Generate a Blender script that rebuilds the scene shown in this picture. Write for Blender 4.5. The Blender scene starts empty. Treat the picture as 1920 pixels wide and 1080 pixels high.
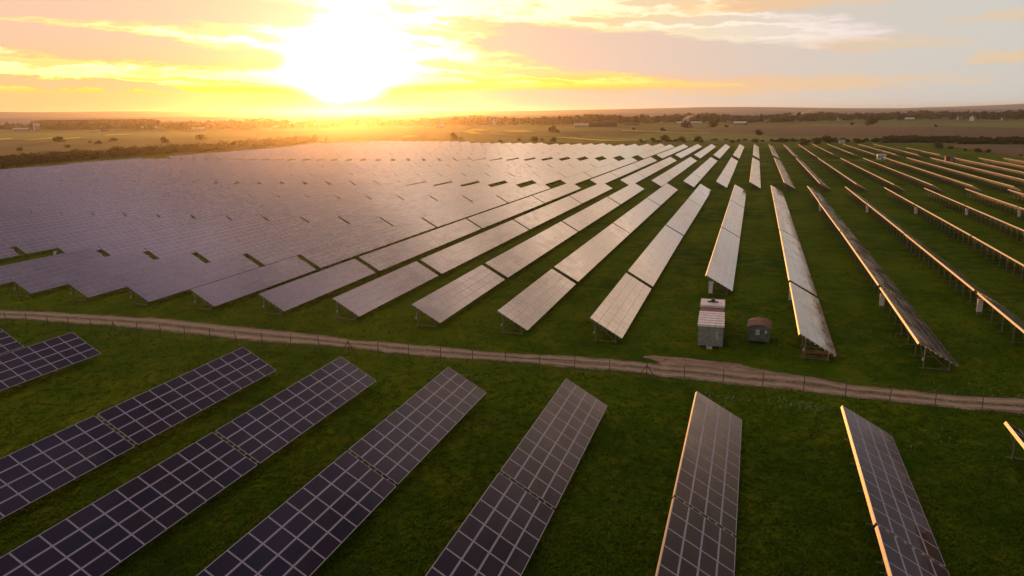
import bpy, math, random
import numpy as np
from mathutils import Vector, Matrix
random.seed(7); rng = np.random.default_rng(7)
R = math.radians
sc = bpy.context.scene
C = sc.collection

# ------------------------------------------------------------------ camera
CAM_Z = 24.124
F_PX = 1367.535                       # focal length in pixels of a 1920 wide frame
PITCH, ROLL, YAW = R(13.49624), R(-0.69363), R(-18.27706)
cy, sy, cp, sp = math.cos(YAW), math.sin(YAW), math.cos(PITCH), math.sin(PITCH)
FW = Vector((sy*cp, cy*cp, -sp)); r0 = Vector((cy, -sy, 0)); u0 = r0.cross(FW)
RT = math.cos(ROLL)*r0 + math.sin(ROLL)*u0
UP = -math.sin(ROLL)*r0 + math.cos(ROLL)*u0
cd = bpy.data.cameras.new('camera'); cam = bpy.data.objects.new('camera', cd); C.objects.link(cam)
m3 = Matrix((RT, UP, -FW)).transposed()
cam.matrix_world = Matrix.Translation((0, 0, CAM_Z)) @ m3.to_4x4()
cd.sensor_width = 36; cd.lens = F_PX/1920*36; cd.clip_start = .1; cd.clip_end = 40000
sc.camera = cam
sc.view_settings.view_transform = 'Standard'; sc.view_settings.look = 'None'
sc.view_settings.exposure = 0.0; sc.view_settings.gamma = 1
sc.cycles.volume_bounces = 0
sc.cycles.max_bounces = 6
sc.cycles.use_denoising = True

# ------------------------------------------------------------------ sun
def ray(px, py):
    return (FW + RT*(px-960)/F_PX + UP*(540-py)/F_PX).normalized()
SUN = ray(641, 138)
SUN_AZ = math.atan2(SUN.x, SUN.y); SUN_EL = math.asin(SUN.z)
sd = bpy.data.lights.new('sun', 'SUN'); sd.energy = 4.0; sd.color = (1.0, .41, .08); sd.angle = R(.6)
so = bpy.data.objects.new('sun', sd); C.objects.link(so)
so.rotation_euler = (-SUN).to_track_quat('-Z', 'Y').to_euler()

# ------------------------------------------------------------------ tiny node expression helper
class E:
    nt = None
    def __init__(s, v): s.v = v
    @staticmethod
    def m(op, *a, clamp=False):
        n = E.nt.nodes.new('ShaderNodeMath'); n.operation = op; n.use_clamp = clamp
        for i, x in enumerate(a):
            x = x.v if isinstance(x, E) else x
            if isinstance(x, (int, float)): n.inputs[i].default_value = x
            else: E.nt.links.new(x, n.inputs[i])
        return E(n.outputs[0])
    def __add__(s, o): return E.m('ADD', s, o)
    __radd__ = __add__
    def __sub__(s, o): return E.m('SUBTRACT', s, o)
    def __rsub__(s, o): return E.m('SUBTRACT', o, s)
    def __mul__(s, o): return E.m('MULTIPLY', s, o)
    __rmul__ = __mul__
    def __truediv__(s, o): return E.m('DIVIDE', s, o)
def exp(x): return E.m('EXPONENT', x)
def mx(a, b): return E.m('MAXIMUM', a, b)
def mn(a, b): return E.m('MINIMUM', a, b)
def ab(a): return E.m('ABSOLUTE', a)
def sat(x): return E.m('ADD', x, 0.0, clamp=True)
def sstep(a, b, x):
    n = E.nt.nodes.new('ShaderNodeMapRange'); n.interpolation_type = 'SMOOTHSTEP'
    E.nt.links.new(x.v, n.inputs[0]); n.inputs[1].default_value = a; n.inputs[2].default_value = b
    n.inputs[3].default_value = 0; n.inputs[4].default_value = 1
    return E(n.outputs[0])
def comb(a, b, c):
    n = E.nt.nodes.new('ShaderNodeCombineXYZ')
    for i, x in enumerate((a, b, c)):
        if isinstance(x, E): E.nt.links.new(x.v, n.inputs[i])
        else: n.inputs[i].default_value = x
    return E(n.outputs[0])
def noise(vec, scale=1, detail=4, rough=.5, col=False, dist=0):
    n = E.nt.nodes.new('ShaderNodeTexNoise'); n.inputs['Scale'].default_value = scale
    n.inputs['Detail'].default_value = detail; n.inputs['Roughness'].default_value = rough
    n.inputs['Distortion'].default_value = dist
    E.nt.links.new(vec.v, n.inputs['Vector'])
    return E(n.outputs['Color' if col else 'Fac'])
def mixc(f, a, b):
    n = E.nt.nodes.new('ShaderNodeMix'); n.data_type = 'RGBA'
    if isinstance(f, E): E.nt.links.new(f.v, n.inputs[0])
    else: n.inputs[0].default_value = f
    for i, x in ((6, a), (7, b)):
        if isinstance(x, E): E.nt.links.new(x.v, n.inputs[i])
        else: n.inputs[i].default_value = (*x, 1)
    return E(n.outputs[2])
def sepx(v):
    n = E.nt.nodes.new('ShaderNodeSeparateXYZ'); E.nt.links.new(v.v, n.inputs[0])
    return E(n.outputs[0]), E(n.outputs[1]), E(n.outputs[2])

# ------------------------------------------------------------------ sky (world): sunset glow and stretched cloud banks
def azel(px, py):
    d = ray(px, py); return math.degrees(math.atan2(d.x, d.y)), math.degrees(math.asin(d.z))
def build_world():
    w = bpy.data.worlds.new('World'); sc.world = w; w.use_nodes = True
    nt = w.node_tree; nt.nodes.clear(); E.nt = nt
    tc = nt.nodes.new('ShaderNodeTexCoord'); d = E(tc.outputs['Generated'])
    x, y, z = sepx(d)
    el = E.m('ARCSINE', z)*57.29578
    az = E.m('ARCTAN2', x, y)*57.29578
    saz, sel = math.degrees(SUN_AZ), math.degrees(SUN_EL)
    dot = x*SUN.x + y*SUN.y + z*SUN.z
    th = E.m('ARCCOSINE', mn(dot, .999999))*57.29578         # angle from the sun
    n1 = noise(comb(az*.16, el*.75, 0.0), 1.3, 7, .62); n2 = noise(comb(az*.33, el*1.5, 5.0), 1.0, 7, .62)
    wel = el + (n2-.5)*1.5
    waz = az + (n1-.5)*12.0
    # the clear sky: white round the sun, then yellow, then cream and grey
    rt = sstep(-24, 14, az)
    e1 = exp(th*(-1/3.8)); e2 = exp(th*(-1/22))
    k1 = 1 - sat((el - sel)*-.12 - .1)
    clear_r = .92 + .45*e2 + 2.2*e1 - rt*.12
    clear_g = .84 + .50*e2 + 2.0*e1 - rt*.19
    bl = sstep(1.2, 4.2, el)
    clear_b = .09 + .18*sstep(4, 14, th) + bl*(.50*e2 + 2.6*e1 + .10) + rt*(.10 + .16*bl) + 6*exp(th*(-1/1.5)) + sstep(3.5, 8, el)*.06
    banks = [(150,0,420,34,0,1.),(420,26,190,18,3,1.),(190,84,300,26,3.5,1.),(395,108,130,17,2,1.),
             (100,155,230,8,1.5,1.),(405,52,85,8,6,.7),(470,67,70,8,5,.7),(120,117,70,4,2,.5),
             (640,36,105,15,3,.45),(905,48,70,14,0,.75),(830,66,45,9,6,.7),(745,14,40,8,10,.5),(790,58,60,8,8,.4),
             (890,126,120,9,4,.6),(1040,140,120,8,3,.7),(1010,80,120,32,4,1.),
             (1150,98,250,40,3,1.),(1330,115,240,38,2,1.),(1560,130,300,40,1,1.),(1120,63,80,9,2,.8),(1690,128,260,50,0,1.),
             (1290,38,210,7,1,.7),(1230,6,80,6,2,.7),(1390,60,110,8,2,.5),
             (1660,8,270,26,5,1.),(1880,40,190,60,4,1.),(1830,150,220,60,0,1.),(1480,165,300,20,0,.6),(700,86,60,5,5,.5),(560,78,60,6,4,.6),(1010,176,200,5,1,.6),(960,150,150,4,3,.5),(330,150,120,3,1,.5),(60,110,120,4,2,.5),(250,40,100,4,2,.4),
             (880,174,260,6,1,.7),(1250,182,400,16,0,.8)]
    m = None
    for (px, py, hl, ht, ti, s) in banks:
        a, e = azel(px, py); k = math.degrees(1/F_PX)
        ca, sa = math.cos(R(ti+1.)), math.sin(R(ti+1.))
        dx = waz - a; dy = wel - e
        u = (dx*ca - dy*sa)/(hl*k); v = (dx*sa + dy*ca)/(ht*k)
        f = sstep(1.42, .55, u*u + v*v)*s
        m = f if m is None else mx(m, f)
    hi = sstep(.42, .60, noise(comb(az*.045, el*.13, 2.0), 1.0, 6, .55))     # broken cloud higher up
    m = mx(m, hi*sstep(8.0, 11, el))
    m = mx(m, sstep(2.35, 1.5, el)*.95)                        # dusty band on the horizon
    wisp = sstep(.50, .66, n2)*sstep(2.2, 3.2, el)*.45
    m = mx(m, wisp)
    m = m*(1 - .96*sstep(4.8, 2.3, th + (n1-.5)*4.0 + sstep(1.5, .3, el)*3.0))
    # cloud colour: peach near the sun, lilac, then blue grey to the right
    lf = sstep(-14, -40, az)
    cr = .88 - rt*.25 + lf*.02; cg = .565 + rt*.03 ; cb = .43 + rt*.11 - lf*.02 - sstep(6, 2.4, el)*lf*.14
    g1 = exp(th*(-1/5.0))
    cr = cr + g1*.55; cg = cg + g1*.55; cb = mx(cb + 1.0*exp(th*(-1/2.0)) - g1*.6*sstep(5, 2, el)*sstep(11, 4, th), .05)
    def lerp(a, b): return a + (b-a)*m
    r_, g_, b_ = lerp(clear_r, cr), lerp(clear_g, cg), lerp(clear_b, cb)
    fringe = m*(1-m)*4*sstep(34, 12, th)
    b_ = mx(b_ - fringe*.22, .05); g_ = g_ - fringe*.03
    wm = None
    for (px, py, hl, ht, s) in [(1420,158,330,16,1.),(1870,107,60,9,1.),(1440,6,260,13,1.),(1890,30,70,9,.7),(1250,20,160,16,.5),(1640,82,130,14,.6),(1150,150,220,14,.7)]:
        a, e = azel(px, py); k = math.degrees(1/F_PX)
        u = (waz-a)/(hl*k); v = (wel-e)/(ht*k)
        f = sat(1.2-(u*u+v*v))*s; wm = f if wm is None else mx(wm, f)
    wm = wm*(.75+.25*n1)
    r_ = r_ + wm*.16; g_ = g_ - wm*.02; b_ = b_ - wm*.17
    # above the sunset the sky turns pink, then mauve; behind the viewer it is dim and bluish
    pk = sstep(8.0, 13, el); zn = sstep(14, 46, el); cl = .72 + .56*hi
    def two(v, p, q): v = v + (p*cl - v)*pk; return v + (q*cl - v)*zn
    r_ = two(r_, 1.70, .48); g_ = two(g_, 1.18, .365); b_ = two(mx(b_, .05), .80, .48)
    bf = (1 - .66*sstep(15, 29, az + el*.10)); bk = sstep(60, 150, th)
    r_ = r_*bf*(1 - bk*.55); g_ = g_*bf*(1 - bk*.40); b_ = b_*bf*(1 - bk*.20)
    mxp = comb(r_, g_, b_)
    bg = nt.nodes.new('ShaderNodeBackground'); nt.links.new(mxp.v, bg.inputs[0]); bg.inputs[1].default_value = 1.0
    sk = nt.nodes.new('ShaderNodeTexSky'); sk.sky_type = 'NISHITA'; sk.sun_disc = False
    sk.sun_elevation = SUN_EL; sk.sun_rotation = SUN_AZ; sk.dust_density = 2
    b2 = nt.nodes.new('ShaderNodeBackground'); nt.links.new(sk.outputs[0], b2.inputs[0]); b2.inputs[1].default_value = .006
    ad = nt.nodes.new('ShaderNodeAddShader'); nt.links.new(bg.outputs[0], ad.inputs[0]); nt.links.new(b2.outputs[0], ad.inputs[1])
    out = nt.nodes.new('ShaderNodeOutputWorld'); nt.links.new(ad.outputs[0], out.inputs[0])
    w.cycles.sampling_method = 'MANUAL'; w.cycles.sample_map_resolution = 1024
build_world()

# ------------------------------------------------------------------ terrain
def hgt(x, y):
    """the field falls gently away from the viewer and to the left; the plain beyond lies a little higher again"""
    x = np.asarray(x, float); y = np.asarray(y, float)
    a = .0085*np.maximum(0, y-115) + np.minimum(3., .012*np.maximum(0, -x-45))*(1+np.maximum(0, np.minimum(y, 500)-100)/400)
    h = -6*(1-np.exp(-(a/6)**3))**(1/3)
    t = np.clip((np.hypot(x, y)-650)/450, 0, 1); t = t*t*(3-2*t)
    return h*(1-t) - t
def H(x, y): return float(hgt(x, y))
def G(px, py, lift=0.0):
    """where the sight line through a point of the picture meets the ground"""
    d = ray(px, py); h = 0.0
    for _ in range(45):
        t = (CAM_Z - h - lift)/-d.z
        x, y = d.x*t, d.y*t
        h = .6*h + .4*H(x, y)
    return x, y
def P(x, y, z):
    v = Vector((x, y, z-CAM_Z)); dd = v.dot(FW)
    if dd < .5: return None
    return 960 + F_PX*v.dot(RT)/dd, 540 - F_PX*v.dot(UP)/dd
def seen(pts, m=25):
    q = [P(*p) for p in pts]
    q = [a for a in q if a]
    if not q: return False
    xs = [a[0] for a in q]; ys = [a[1] for a in q]
    return max(xs) > -m and min(xs) < 1920+m and max(ys) > -m and min(ys) < 1080+m

# ------------------------------------------------------------------ materials
def pbr(name, base=(.5,.5,.5), rough=.6, metal=0, spec=.5):
    m = bpy.data.materials.new(name); m.use_nodes = True
    b = m.node_tree.nodes['Principled BSDF']
    b.inputs['Base Color'].default_value = (*base, 1); b.inputs['Roughness'].default_value = rough
    b.inputs['Metallic'].default_value = metal; b.inputs['Specular IOR Level'].default_value = spec
    E.nt = m.node_tree
    return m, b
def objco():
    n = E.nt.nodes.new('ShaderNodeTexCoord'); return E(n.outputs['Object'])
def geopos():
    n = E.nt.nodes.new('ShaderNodeNewGeometry'); return E(n.outputs['Position'])
def lnk(e, sock): E.nt.links.new(e.v, sock)
def bump(b, h, dist, strength=1):
    n = E.nt.nodes.new('ShaderNodeBump'); n.inputs['Strength'].default_value = strength; n.inputs['Distance'].default_value = dist
    lnk(h, n.inputs['Height']); E.nt.links.new(n.outputs[0], b.inputs['Normal'])
def varied(name, c1, c2, scale, rough=.8, metal=0, detail=5, bd=0, spec=.3, space='obj'):
    m, b = pbr(name, c1, rough, metal, spec)
    v = objco() if space == 'obj' else geopos()
    n = noise(v, scale, detail, .6)
    lnk(mixc(sstep(.35, .65, n), c1, c2), b.inputs['Base Color'])
    if bd: bump(b, n, bd)
    return m
M = {}
def mat_grass():
    m, b = pbr('grass_ground', (.05,.07,.01), .95, 0, .02)
    p = geopos()
    x, y, z = sepx(p)
    n1 = noise(p, .045, 3, .55); n2 = noise(p, .35, 4, .6); n3 = noise(comb(x*.9, y*2.2, 0.0), 1.6, 5, .65)
    n4 = noise(comb(x*.8, y*2.0, 3.0), .22, 3, .5)
    c = mixc(sstep(.3, .7, n1), (.030,.078,.0015), (.082,.138,.003))
    c = mixc(sstep(.40, .72, n2)*.65, c, (.138,.158,.007))
    c = mixc(sstep(.50, .78, n3)*.55, c, (.012,.036,.001))
    c = mixc(sstep(.60, .75, n4)*.35, c, (.13,.105,.012))
    lnk(c, b.inputs['Base Color'])
    bump(b, n3*.7 + n2, .5, 1.0)
    return m
def mat_far():
    m, b = pbr('farmland_ground', (.05,.07,.01), 1., 0, .1)
    p = geopos(); x, y, z = sepx(p)
    n1 = noise(comb(x*.004, y*.012, 0.0), 1, 3, .5); n2 = noise(comb(x*.02, y*.06, 1.0), 1, 4, .6)
    c = mixc(sstep(.40, .56, n1), (.045,.092,.012), (.095,.125,.020))
    c = mixc(sstep(.45, .7, n2)*.5, c, (.085,.060,.028))
    lnk(c, b.inputs['Base Color']); return m
M['grass'] = mat_grass(); M['far'] = mat_far()

AL = (.55,.50,.44)
def mat_glass(name, merged, back=False):
    """dark silicon under slightly soiled glass; on long tables the module grid is part of the surface"""
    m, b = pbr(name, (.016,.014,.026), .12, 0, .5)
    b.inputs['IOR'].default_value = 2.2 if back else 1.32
    p = objco(); x, y, z = sepx(p)
    oi = E.nt.nodes.new('ShaderNodeObjectInfo'); rnd = E(oi.outputs['Random']); loc = E(oi.outputs['Location'])
    if not merged:
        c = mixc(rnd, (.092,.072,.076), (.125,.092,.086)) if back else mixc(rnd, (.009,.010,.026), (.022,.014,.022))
        wp = geopos()
    else:
        u = y/1.67; v = z/1.0125                     # local: y along the row, z holds the distance down the slope (see attribute)
        at = E.nt.nodes.new('ShaderNodeUVMap'); at.uv_map = 'grid'
        gu, gv, _ = sepx(E(at.outputs[0]))
        fu = E.m('FRACT', gu); fv = E.m('FRACT', gv)
        du = mn(fu, 1-fu)*1.67; dv = mn(fv, 1-fv)*1.0125
        line = 1 - sstep(.022, .050, mn(du, dv))
        wn = E.nt.nodes.new('ShaderNodeTexWhiteNoise'); wn.noise_dimensions = '3D'
        lnk(comb(E.m('FLOOR', gu), E.m('FLOOR', gv), rnd*91.0), wn.inputs['Vector'])
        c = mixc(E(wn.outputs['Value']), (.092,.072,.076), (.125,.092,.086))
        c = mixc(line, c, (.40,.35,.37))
        wp = geopos()
    lnk(c, b.inputs['Base Color'])
    wx, wy, wz = sepx(wp)
    d = noise(comb(wx*.5, wy*.25, wz*.5), 1.2, 5, .62)
    rr = .06 + sstep(.35, .75, d)*.16
    pass
    lnk(rr, b.inputs['Roughness'])
    sh = noise(comb(wx*.25, wy*.12, wz), 1.0, 3, .5)
    bump(b, sh, .05, .5)
    return m
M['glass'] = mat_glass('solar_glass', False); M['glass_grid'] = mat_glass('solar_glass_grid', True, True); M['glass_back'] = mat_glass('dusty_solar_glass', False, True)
M['alu'] = varied('brushed_aluminium', (.31,.28,.25), (.25,.225,.20), 3, .5, .3, 3)
M['clamp'] = varied('cast_clamp', (.55,.5,.45), (.45,.4,.36), 5, .5, .1, 2)
M['steel'] = varied('galvanised_steel', (.21,.195,.175), (.15,.14,.125), 2, .5, .2, 4)
M['cell_frame'] = varied('module_frame', (.47,.45,.49), (.40,.38,.42), 1, .5, .15, 3)
M['cell_frame_back'] = varied('thin_module_frame', (.38,.33,.36), (.32,.28,.30), 1, .16, 0, 3, 0, .9)
M['dark'] = pbr('dark_plastic', (.03,.03,.03), .6)[0]
M['cabinet'] = varied('painted_cabinet', (.46,.45,.41), (.36,.35,.32), 4, .55, 0, 4)
M['rust'] = varied('rusty_sheet', (.28,.14,.09), (.13,.07,.05), 5, .75, .1, 6, .01)
M['whitepaint'] = varied('weathered_white_sheet', (.72,.69,.66), (.55,.51,.47), 3, .6, 0, 6)
M['greypaint'] = varied('weathered_grey_sheet', (.33,.325,.29), (.22,.22,.19), 2.5, .6, .1, 6, .01)
M['bluegrey'] = varied('blue_grey_sheet', (.15,.16,.135), (.09,.10,.085), 2.5, .6, .1, 6, .01)
M['wood'] = varied('weathered_timber', (.16,.11,.07), (.09,.06,.04), 4, .85)

def mat_dirt(ruts):
    m, b = pbr('dirt', (.2,.14,.09), .95, 0, .1)
    p = geopos(); x, y, z = sepx(p)
    n = noise(comb(x*.35, y*2.2, 0.0), 1.2, 6, .65); n2 = noise(p, .5, 4, .6); n3 = noise(p, 4.5, 4, .7)
    c = mixc(sstep(.3, .7, n), (.36,.27,.17), (.20,.145,.09))
    c = mixc(sstep(.50, .70, n2)*.6, c, (.47,.37,.24))
    c = mixc(sstep(.55, .7, n3)*.5, c, (.12,.095,.06))
    if ruts:
        at = E.nt.nodes.new('ShaderNodeUVMap'); at.uv_map = 'across'; _, t, _z = sepx(E(at.outputs[0]))
        t = t + (n2-.5)*.16
        mid = exp((t-.48)*(t-.48)*-130); edge = sat(exp(t*t*-160) + exp((1-t)*(1-t)*-160))
        rut = exp((t-.25)*(t-.25)*-180) + exp((t-.72)*(t-.72)*-180)
        c = mixc(sat(rut*.7), c, (.45,.36,.24))
        c = mixc(sat((mid*.9+edge*1.3)*sstep(.36, .58, n3 + (n-.5)*.5)), c, (.055,.070,.014))
    lnk(c, b.inputs['Base Color']); bump(b, n*.5+n3, .15, .9); return m
M['bare'] = mat_dirt(False)
M['dirt'] = mat_dirt(True)

# ------------------------------------------------------------------ mesh builder
class MB:
    def __init__(s): s.v = []; s.f = []; s.mi = []
    def quad(s, pts, mi=0):
        k = len(s.v); s.v += [tuple(p) for p in pts]; s.f.append(tuple(range(k, k+len(pts)))); s.mi.append(mi)
    def box(s, x0, x1, y0, y1, z0, z1, mi=0):
        k = len(s.v); s.v += [(x,y,z) for z in (z0,z1) for x, y in ((x0,y0),(x1,y0),(x1,y1),(x0,y1))]
        s.f += [(k,k+3,k+2,k+1),(k+4,k+5,k+6,k+7),(k,k+1,k+5,k+4),(k+1,k+2,k+6,k+5),(k+2,k+3,k+7,k+6),(k+3,k,k+4,k+7)]
        s.mi += [mi]*6
    def obox(s, c, ax, ay, az, mi=0):
        """oriented box: centre and three half-axis vectors"""
        c = Vector(c); ax = Vector(ax); ay = Vector(ay); az = Vector(az)
        k = len(s.v); s.v += [tuple(c+sx*ax+sy_*ay+sz*az) for sz in (-1,1) for sx, sy_ in ((-1,-1),(1,-1),(1,1),(-1,1))]
        s.f += [(k,k+3,k+2,k+1),(k+4,k+5,k+6,k+7),(k,k+1,k+5,k+4),(k+1,k+2,k+6,k+5),(k+2,k+3,k+7,k+6),(k+3,k,k+4,k+7)]
        s.mi += [mi]*6
    def bar(s, a, b, w, w2=None, mi=0):
        a = Vector(a); b = Vector(b); d = b-a; L = d.length; d.normalize()
        up = Vector((0,1,0)) if abs(d.y) < .9 else Vector((0,0,1))
        n = d.cross(up).normalized(); t = n.cross(d)
        s.obox((a+b)/2, d*L/2, n*w/2, t*(w2 or w)/2, mi)
    def cyl(s, c, r, h, n=10, r2=None, mi=0):
        r2 = r if r2 is None else r2; k = len(s.v)
        for i in range(n):
            a = 2*math.pi*i/n; s.v.append((c[0]+r*math.cos(a), c[1]+r*math.sin(a), c[2]))
        for i in range(n):
            a = 2*math.pi*i/n; s.v.append((c[0]+r2*math.cos(a), c[1]+r2*math.sin(a), c[2]+h))
        for i in range(n):
            j = (i+1) % n; s.f.append((k+i,k+j,k+n+j,k+n+i)); s.mi.append(mi)
        s.f.append(tuple(k+n+i for i in range(n))); s.mi.append(mi)
        s.f.append(tuple(k+i for i in reversed(range(n)))); s.mi.append(mi)
    def mesh(s, name, mats):
        me = bpy.data.meshes.new(name); me.from_pydata(s.v, [], s.f)
        for m in (mats if isinstance(mats, (list, tuple)) else [mats]): me.materials.append(m)
        if any(s.mi): me.polygons.foreach_set('material_index', s.mi)
        me.update(); return me
def add(name, me, parent=None, loc=(0,0,0), rot=None, label=None):
    o = bpy.data.objects.new(name, me); C.objects.link(o); o.location = loc
    if rot: o.rotation_euler = rot
    if parent: o.parent = parent
    if label: o['label'] = label
    return o
def tag(o, label=None, cat=None, group=None, kind=None):
    if label: o['label'] = label
    if cat: o['category'] = cat
    if group: o['group'] = group
    if kind: o['kind'] = kind
    return o
def empty(name, loc, rot=(0,0,0)):
    o = bpy.data.objects.new(name, None); C.objects.link(o); o.location = loc; o.rotation_euler = rot
    o.empty_display_size = .3; return o
ORD = ['zeroth','first','second','third','fourth','fifth','sixth','seventh','eighth','ninth','tenth','eleventh','twelfth','thirteenth',
       'fourteenth','fifteenth','sixteenth','seventeenth','eighteenth','nineteenth','twentieth']
def ordn(n):
    if n <= 20: return ORD[n]
    t = {2:'twenty',3:'thirty',4:'forty'}[n//10]
    return {2:'twentieth',3:'thirtieth',4:'fortieth'}[n//10] if n % 10 == 0 else t+'-'+ORD[n % 10]

# ------------------------------------------------------------------ ground
def axis(parts):
    o = []
    for a, b, n in parts: o += list(np.linspace(a, b, n, endpoint=False))
    return o + [parts[-1][1]]
def sheet(name, xs, ys, mat, dz=0.0, keep=None):
    xs = np.array(xs); ys = np.array(ys)
    X, Y = np.meshgrid(xs, ys); Z = hgt(X, Y) + dz
    v = np.stack([X, Y, Z], -1).reshape(-1, 3); nx = len(xs)
    f = [(j*nx+i, j*nx+i+1, (j+1)*nx+i+1, (j+1)*nx+i) for j in range(len(ys)-1) for i in range(nx-1) if keep is None or keep(xs[i], ys[j])]
    me = bpy.data.meshes.new(name); me.from_pydata(v.tolist(), [], f); me.materials.append(mat)
    me.polygons.foreach_set('use_smooth', [True]*len(f)); me.update()
    return add(name, me)
g = sheet('ground', axis([(-16000,-1600,6),(-1600,-450,46),(-450,300,50),(300,1600,46),(1600,16000,6)]),
          axis([(-300,0,4),(0,640,64),(640,1700,46),(1700,18000,9)]), M['far'], -.05)
g['kind'] = 'structure'
BND = [(-300,340),(0,317),(93,311),(200,304),(288,295),(430,284),(520,277),(605,268),(700,264.5),(820,264),(900,266),(1000,268),(1130,269.5),(1250,270),(1400,270.5),(1650,269),(1700,271),(3000,271)]
def in_field(x, y, lift=2.7):
    q = P(x, y, H(x, y)+lift)
    return q is None or q[1] > np.interp(q[0], [b[0] for b in BND], [b[1] for b in BND])-1.2
g = sheet('meadow', axis([(-450,330,100)]), axis([(-40,720,150)]), M['grass'], 0, lambda x, y: y < 120 or in_field(x+4, y+3, 0))
g['kind'] = 'structure'

# path: dirt track crossing between the two fields, its edges ragged
NEAR = [(-420,566),(-200,583),(0,597),(160,607),(320,622),(480,640),(640,653),(800,667),(960,679),(1120,692),(1280,711),(1380,722),(1480,732),(1580,746),(1780,764),(1920,777),(2150,800),(2400,826)]
FAR_ = [(-420,556),(-200,569),(0,580),(160,588),(320,598),(480,614),(640,634),(800,649),(960,661),(1120,673),(1280,686),(1380,695),(1480,704),(1580,718),(1780,740),(1920,751),(2150,770),(2400,792)]
na = [G(*p) for p in NEAR]; fa = [G(*p) for p in FAR_]
ctl = [(x, float(np.interp(x, [p[0] for p in na], [p[1] for p in na])), float(np.interp(x, [p[0] for p in fa], [p[1] for p in fa]))) for x in np.arange(-140, 46, 3.0)]
def path_mesh():
    mb = MB(); xs = np.arange(-138, 45, .5)
    a = np.interp(xs, [c[0] for c in ctl], [c[1] for c in ctl]); b = np.interp(xs, [c[0] for c in ctl], [c[2] for c in ctl])
    n = lambda s: np.convolve(rng.normal(0, s, len(xs)+8), np.ones(9)/9, 'valid')
    a = a + n(.5); b = b + n(.6)
    k = 8; v = []
    for x, p, q in zip(xs, a, b):
        for j in range(k+1):
            t = j/k; yy = p + (q-p)*t
            rut = -.05*math.exp(-((t-.25)/.09)**2) - .05*math.exp(-((t-.72)/.09)**2)
            v.append((x, yy, H(x, yy)+.03+(.05+rut if 0 < j < k else -.01)))
    f = [(i*(k+1)+j, (i+1)*(k+1)+j, (i+1)*(k+1)+j+1, i*(k+1)+j+1) for i in range(len(xs)-1) for j in range(k)]
    me = bpy.data.meshes.new('dirt_track'); me.from_pydata(v, [], f); me.materials.append(M['dirt'])
    uv = me.uv_layers.new(name='across')
    co = [(0, (li % (k+1))/k) for li in range(len(v))]; vi = np.zeros(len(me.loops), int); me.loops.foreach_get('vertex_index', vi)
    uv.data.foreach_set('uv', np.array([co[i] for i in vi], float).ravel())
    me.polygons.foreach_set('use_smooth', [True]*len(f)); me.update(); return me
o = add('dirt_track', path_mesh()); o['kind'] = 'structure'
def blob(name, cx, cy_, rx, ry, mat, dz, n=60, jit=.22, ang=0):
    mb = MB(); pts = []
    ph = [random.uniform(0, 6.28) for _ in range(5)]
    for i in range(n):
        a = 2*math.pi*i/n
        r = 1 + jit*sum(math.sin((k+2)*a+ph[k])/(k+1.5) for k in range(5)) + random.uniform(-.08, .08)
        u, v = rx*r*math.cos(a), ry*r*math.sin(a)
        X = cx+u*math.cos(ang)-v*math.sin(ang); Y = cy_+u*math.sin(ang)+v*math.cos(ang)
        pts.append((X, Y))
    c = (cx, cy_, H(cx, cy_)+dz)
    for i in range(n):
        (a0, b0), (a1, b1) = pts[i], pts[(i+1) % n]
        mb.quad([c, (a0, b0, H(a0, b0)+dz), (a1, b1, H(a1, b1)+dz)])
    o = add(name, mb.mesh(name, mat)); o['kind'] = 'structure'; return o
blob('bare_dirt', -4.0, 70.0, 4.6, 1.6, M['bare'], .022, 80, .22)
blob('bare_dirt', 1.5, 69.0, 5.0, 1.2, M['bare'], .026, 90, .3, -.12)

# ------------------------------------------------------------------ solar tables
MP, MW = 1.67, 1.0125
TX, TZ = 3.518, 2.006                   # horizontal and vertical run of the slope
ZL = .70                                # low edge above the ground
TL = math.hypot(TX, TZ)
SD = Vector((TX, 0, -TZ))/TL            # down the slope
SN = Vector((TZ, 0, TX))/TL             # surface normal
HI = Vector((0, 0, ZL+TZ))              # high edge, local
def slope(s, n=0, y=0): return HI + SD*s + SN*n + Vector((0, y, 0))
def module_mesh(gm='glass', fm='cell_frame'):
    mb = MB(); L, W_, T = MP-.016, MW-.016, .04; fr = .042
    c = SD*W_/2
    # four frame bars, glass just below their top
    for s, w in ((fr/2, 1), (W_-fr/2, 1)):
        mb.obox(SD*s + Vector((0, L/2, 0)) - SN*T/2, SD*fr/2, (0, L/2, 0), SN*T/2, 1)
    for y in (fr/2, L-fr/2):
        mb.obox(SD*W_/2 + Vector((0, y, 0)) - SN*T/2, SD*(W_/2-fr), (0, fr/2, 0), SN*T/2, 1)
    a, b = fr, W_-fr
    q = [SD*a + Vector((0, fr, 0)), SD*b + Vector((0, fr, 0)), SD*b + Vector((0, L-fr, 0)), SD*a + Vector((0, L-fr, 0))]
    mb.quad([p - SN*(.006 if gm == 'glass' else .0015) for p in q], 0); mb.quad([p - SN*.03 for p in reversed(q)], 1)
    me = mb.mesh('module', [M[gm], M[fm]]); return me
MODULE = module_mesh(); MODULE_B = module_mesh('glass_back', 'cell_frame_back')
def surface_mesh(n):
    me_name = 'module_surface'; mb = MB(); L = n*MP; T = .04
    a = [slope(0, 0, 0), slope(4*MW, 0, 0), slope(4*MW, 0, L), slope(0, 0, L)]
    mb.quad(a, 0)
    b = [slope(0, -T, 0), slope(4*MW, -T, 0), slope(4*MW, -T, L), slope(0, -T, L)]
    mb.quad(list(reversed(b)), 1)
    for i in range(4):
        j = (i+1) % 4; mb.quad([a[j], a[i], b[i], b[j]], 1)
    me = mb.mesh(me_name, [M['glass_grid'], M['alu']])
    uv = me.uv_layers.new(name='grid'); co = [(0,0),(0,4),(n,4),(n,0)]
    for li in range(4): uv.data[li].uv = co[li]
    return me
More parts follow.
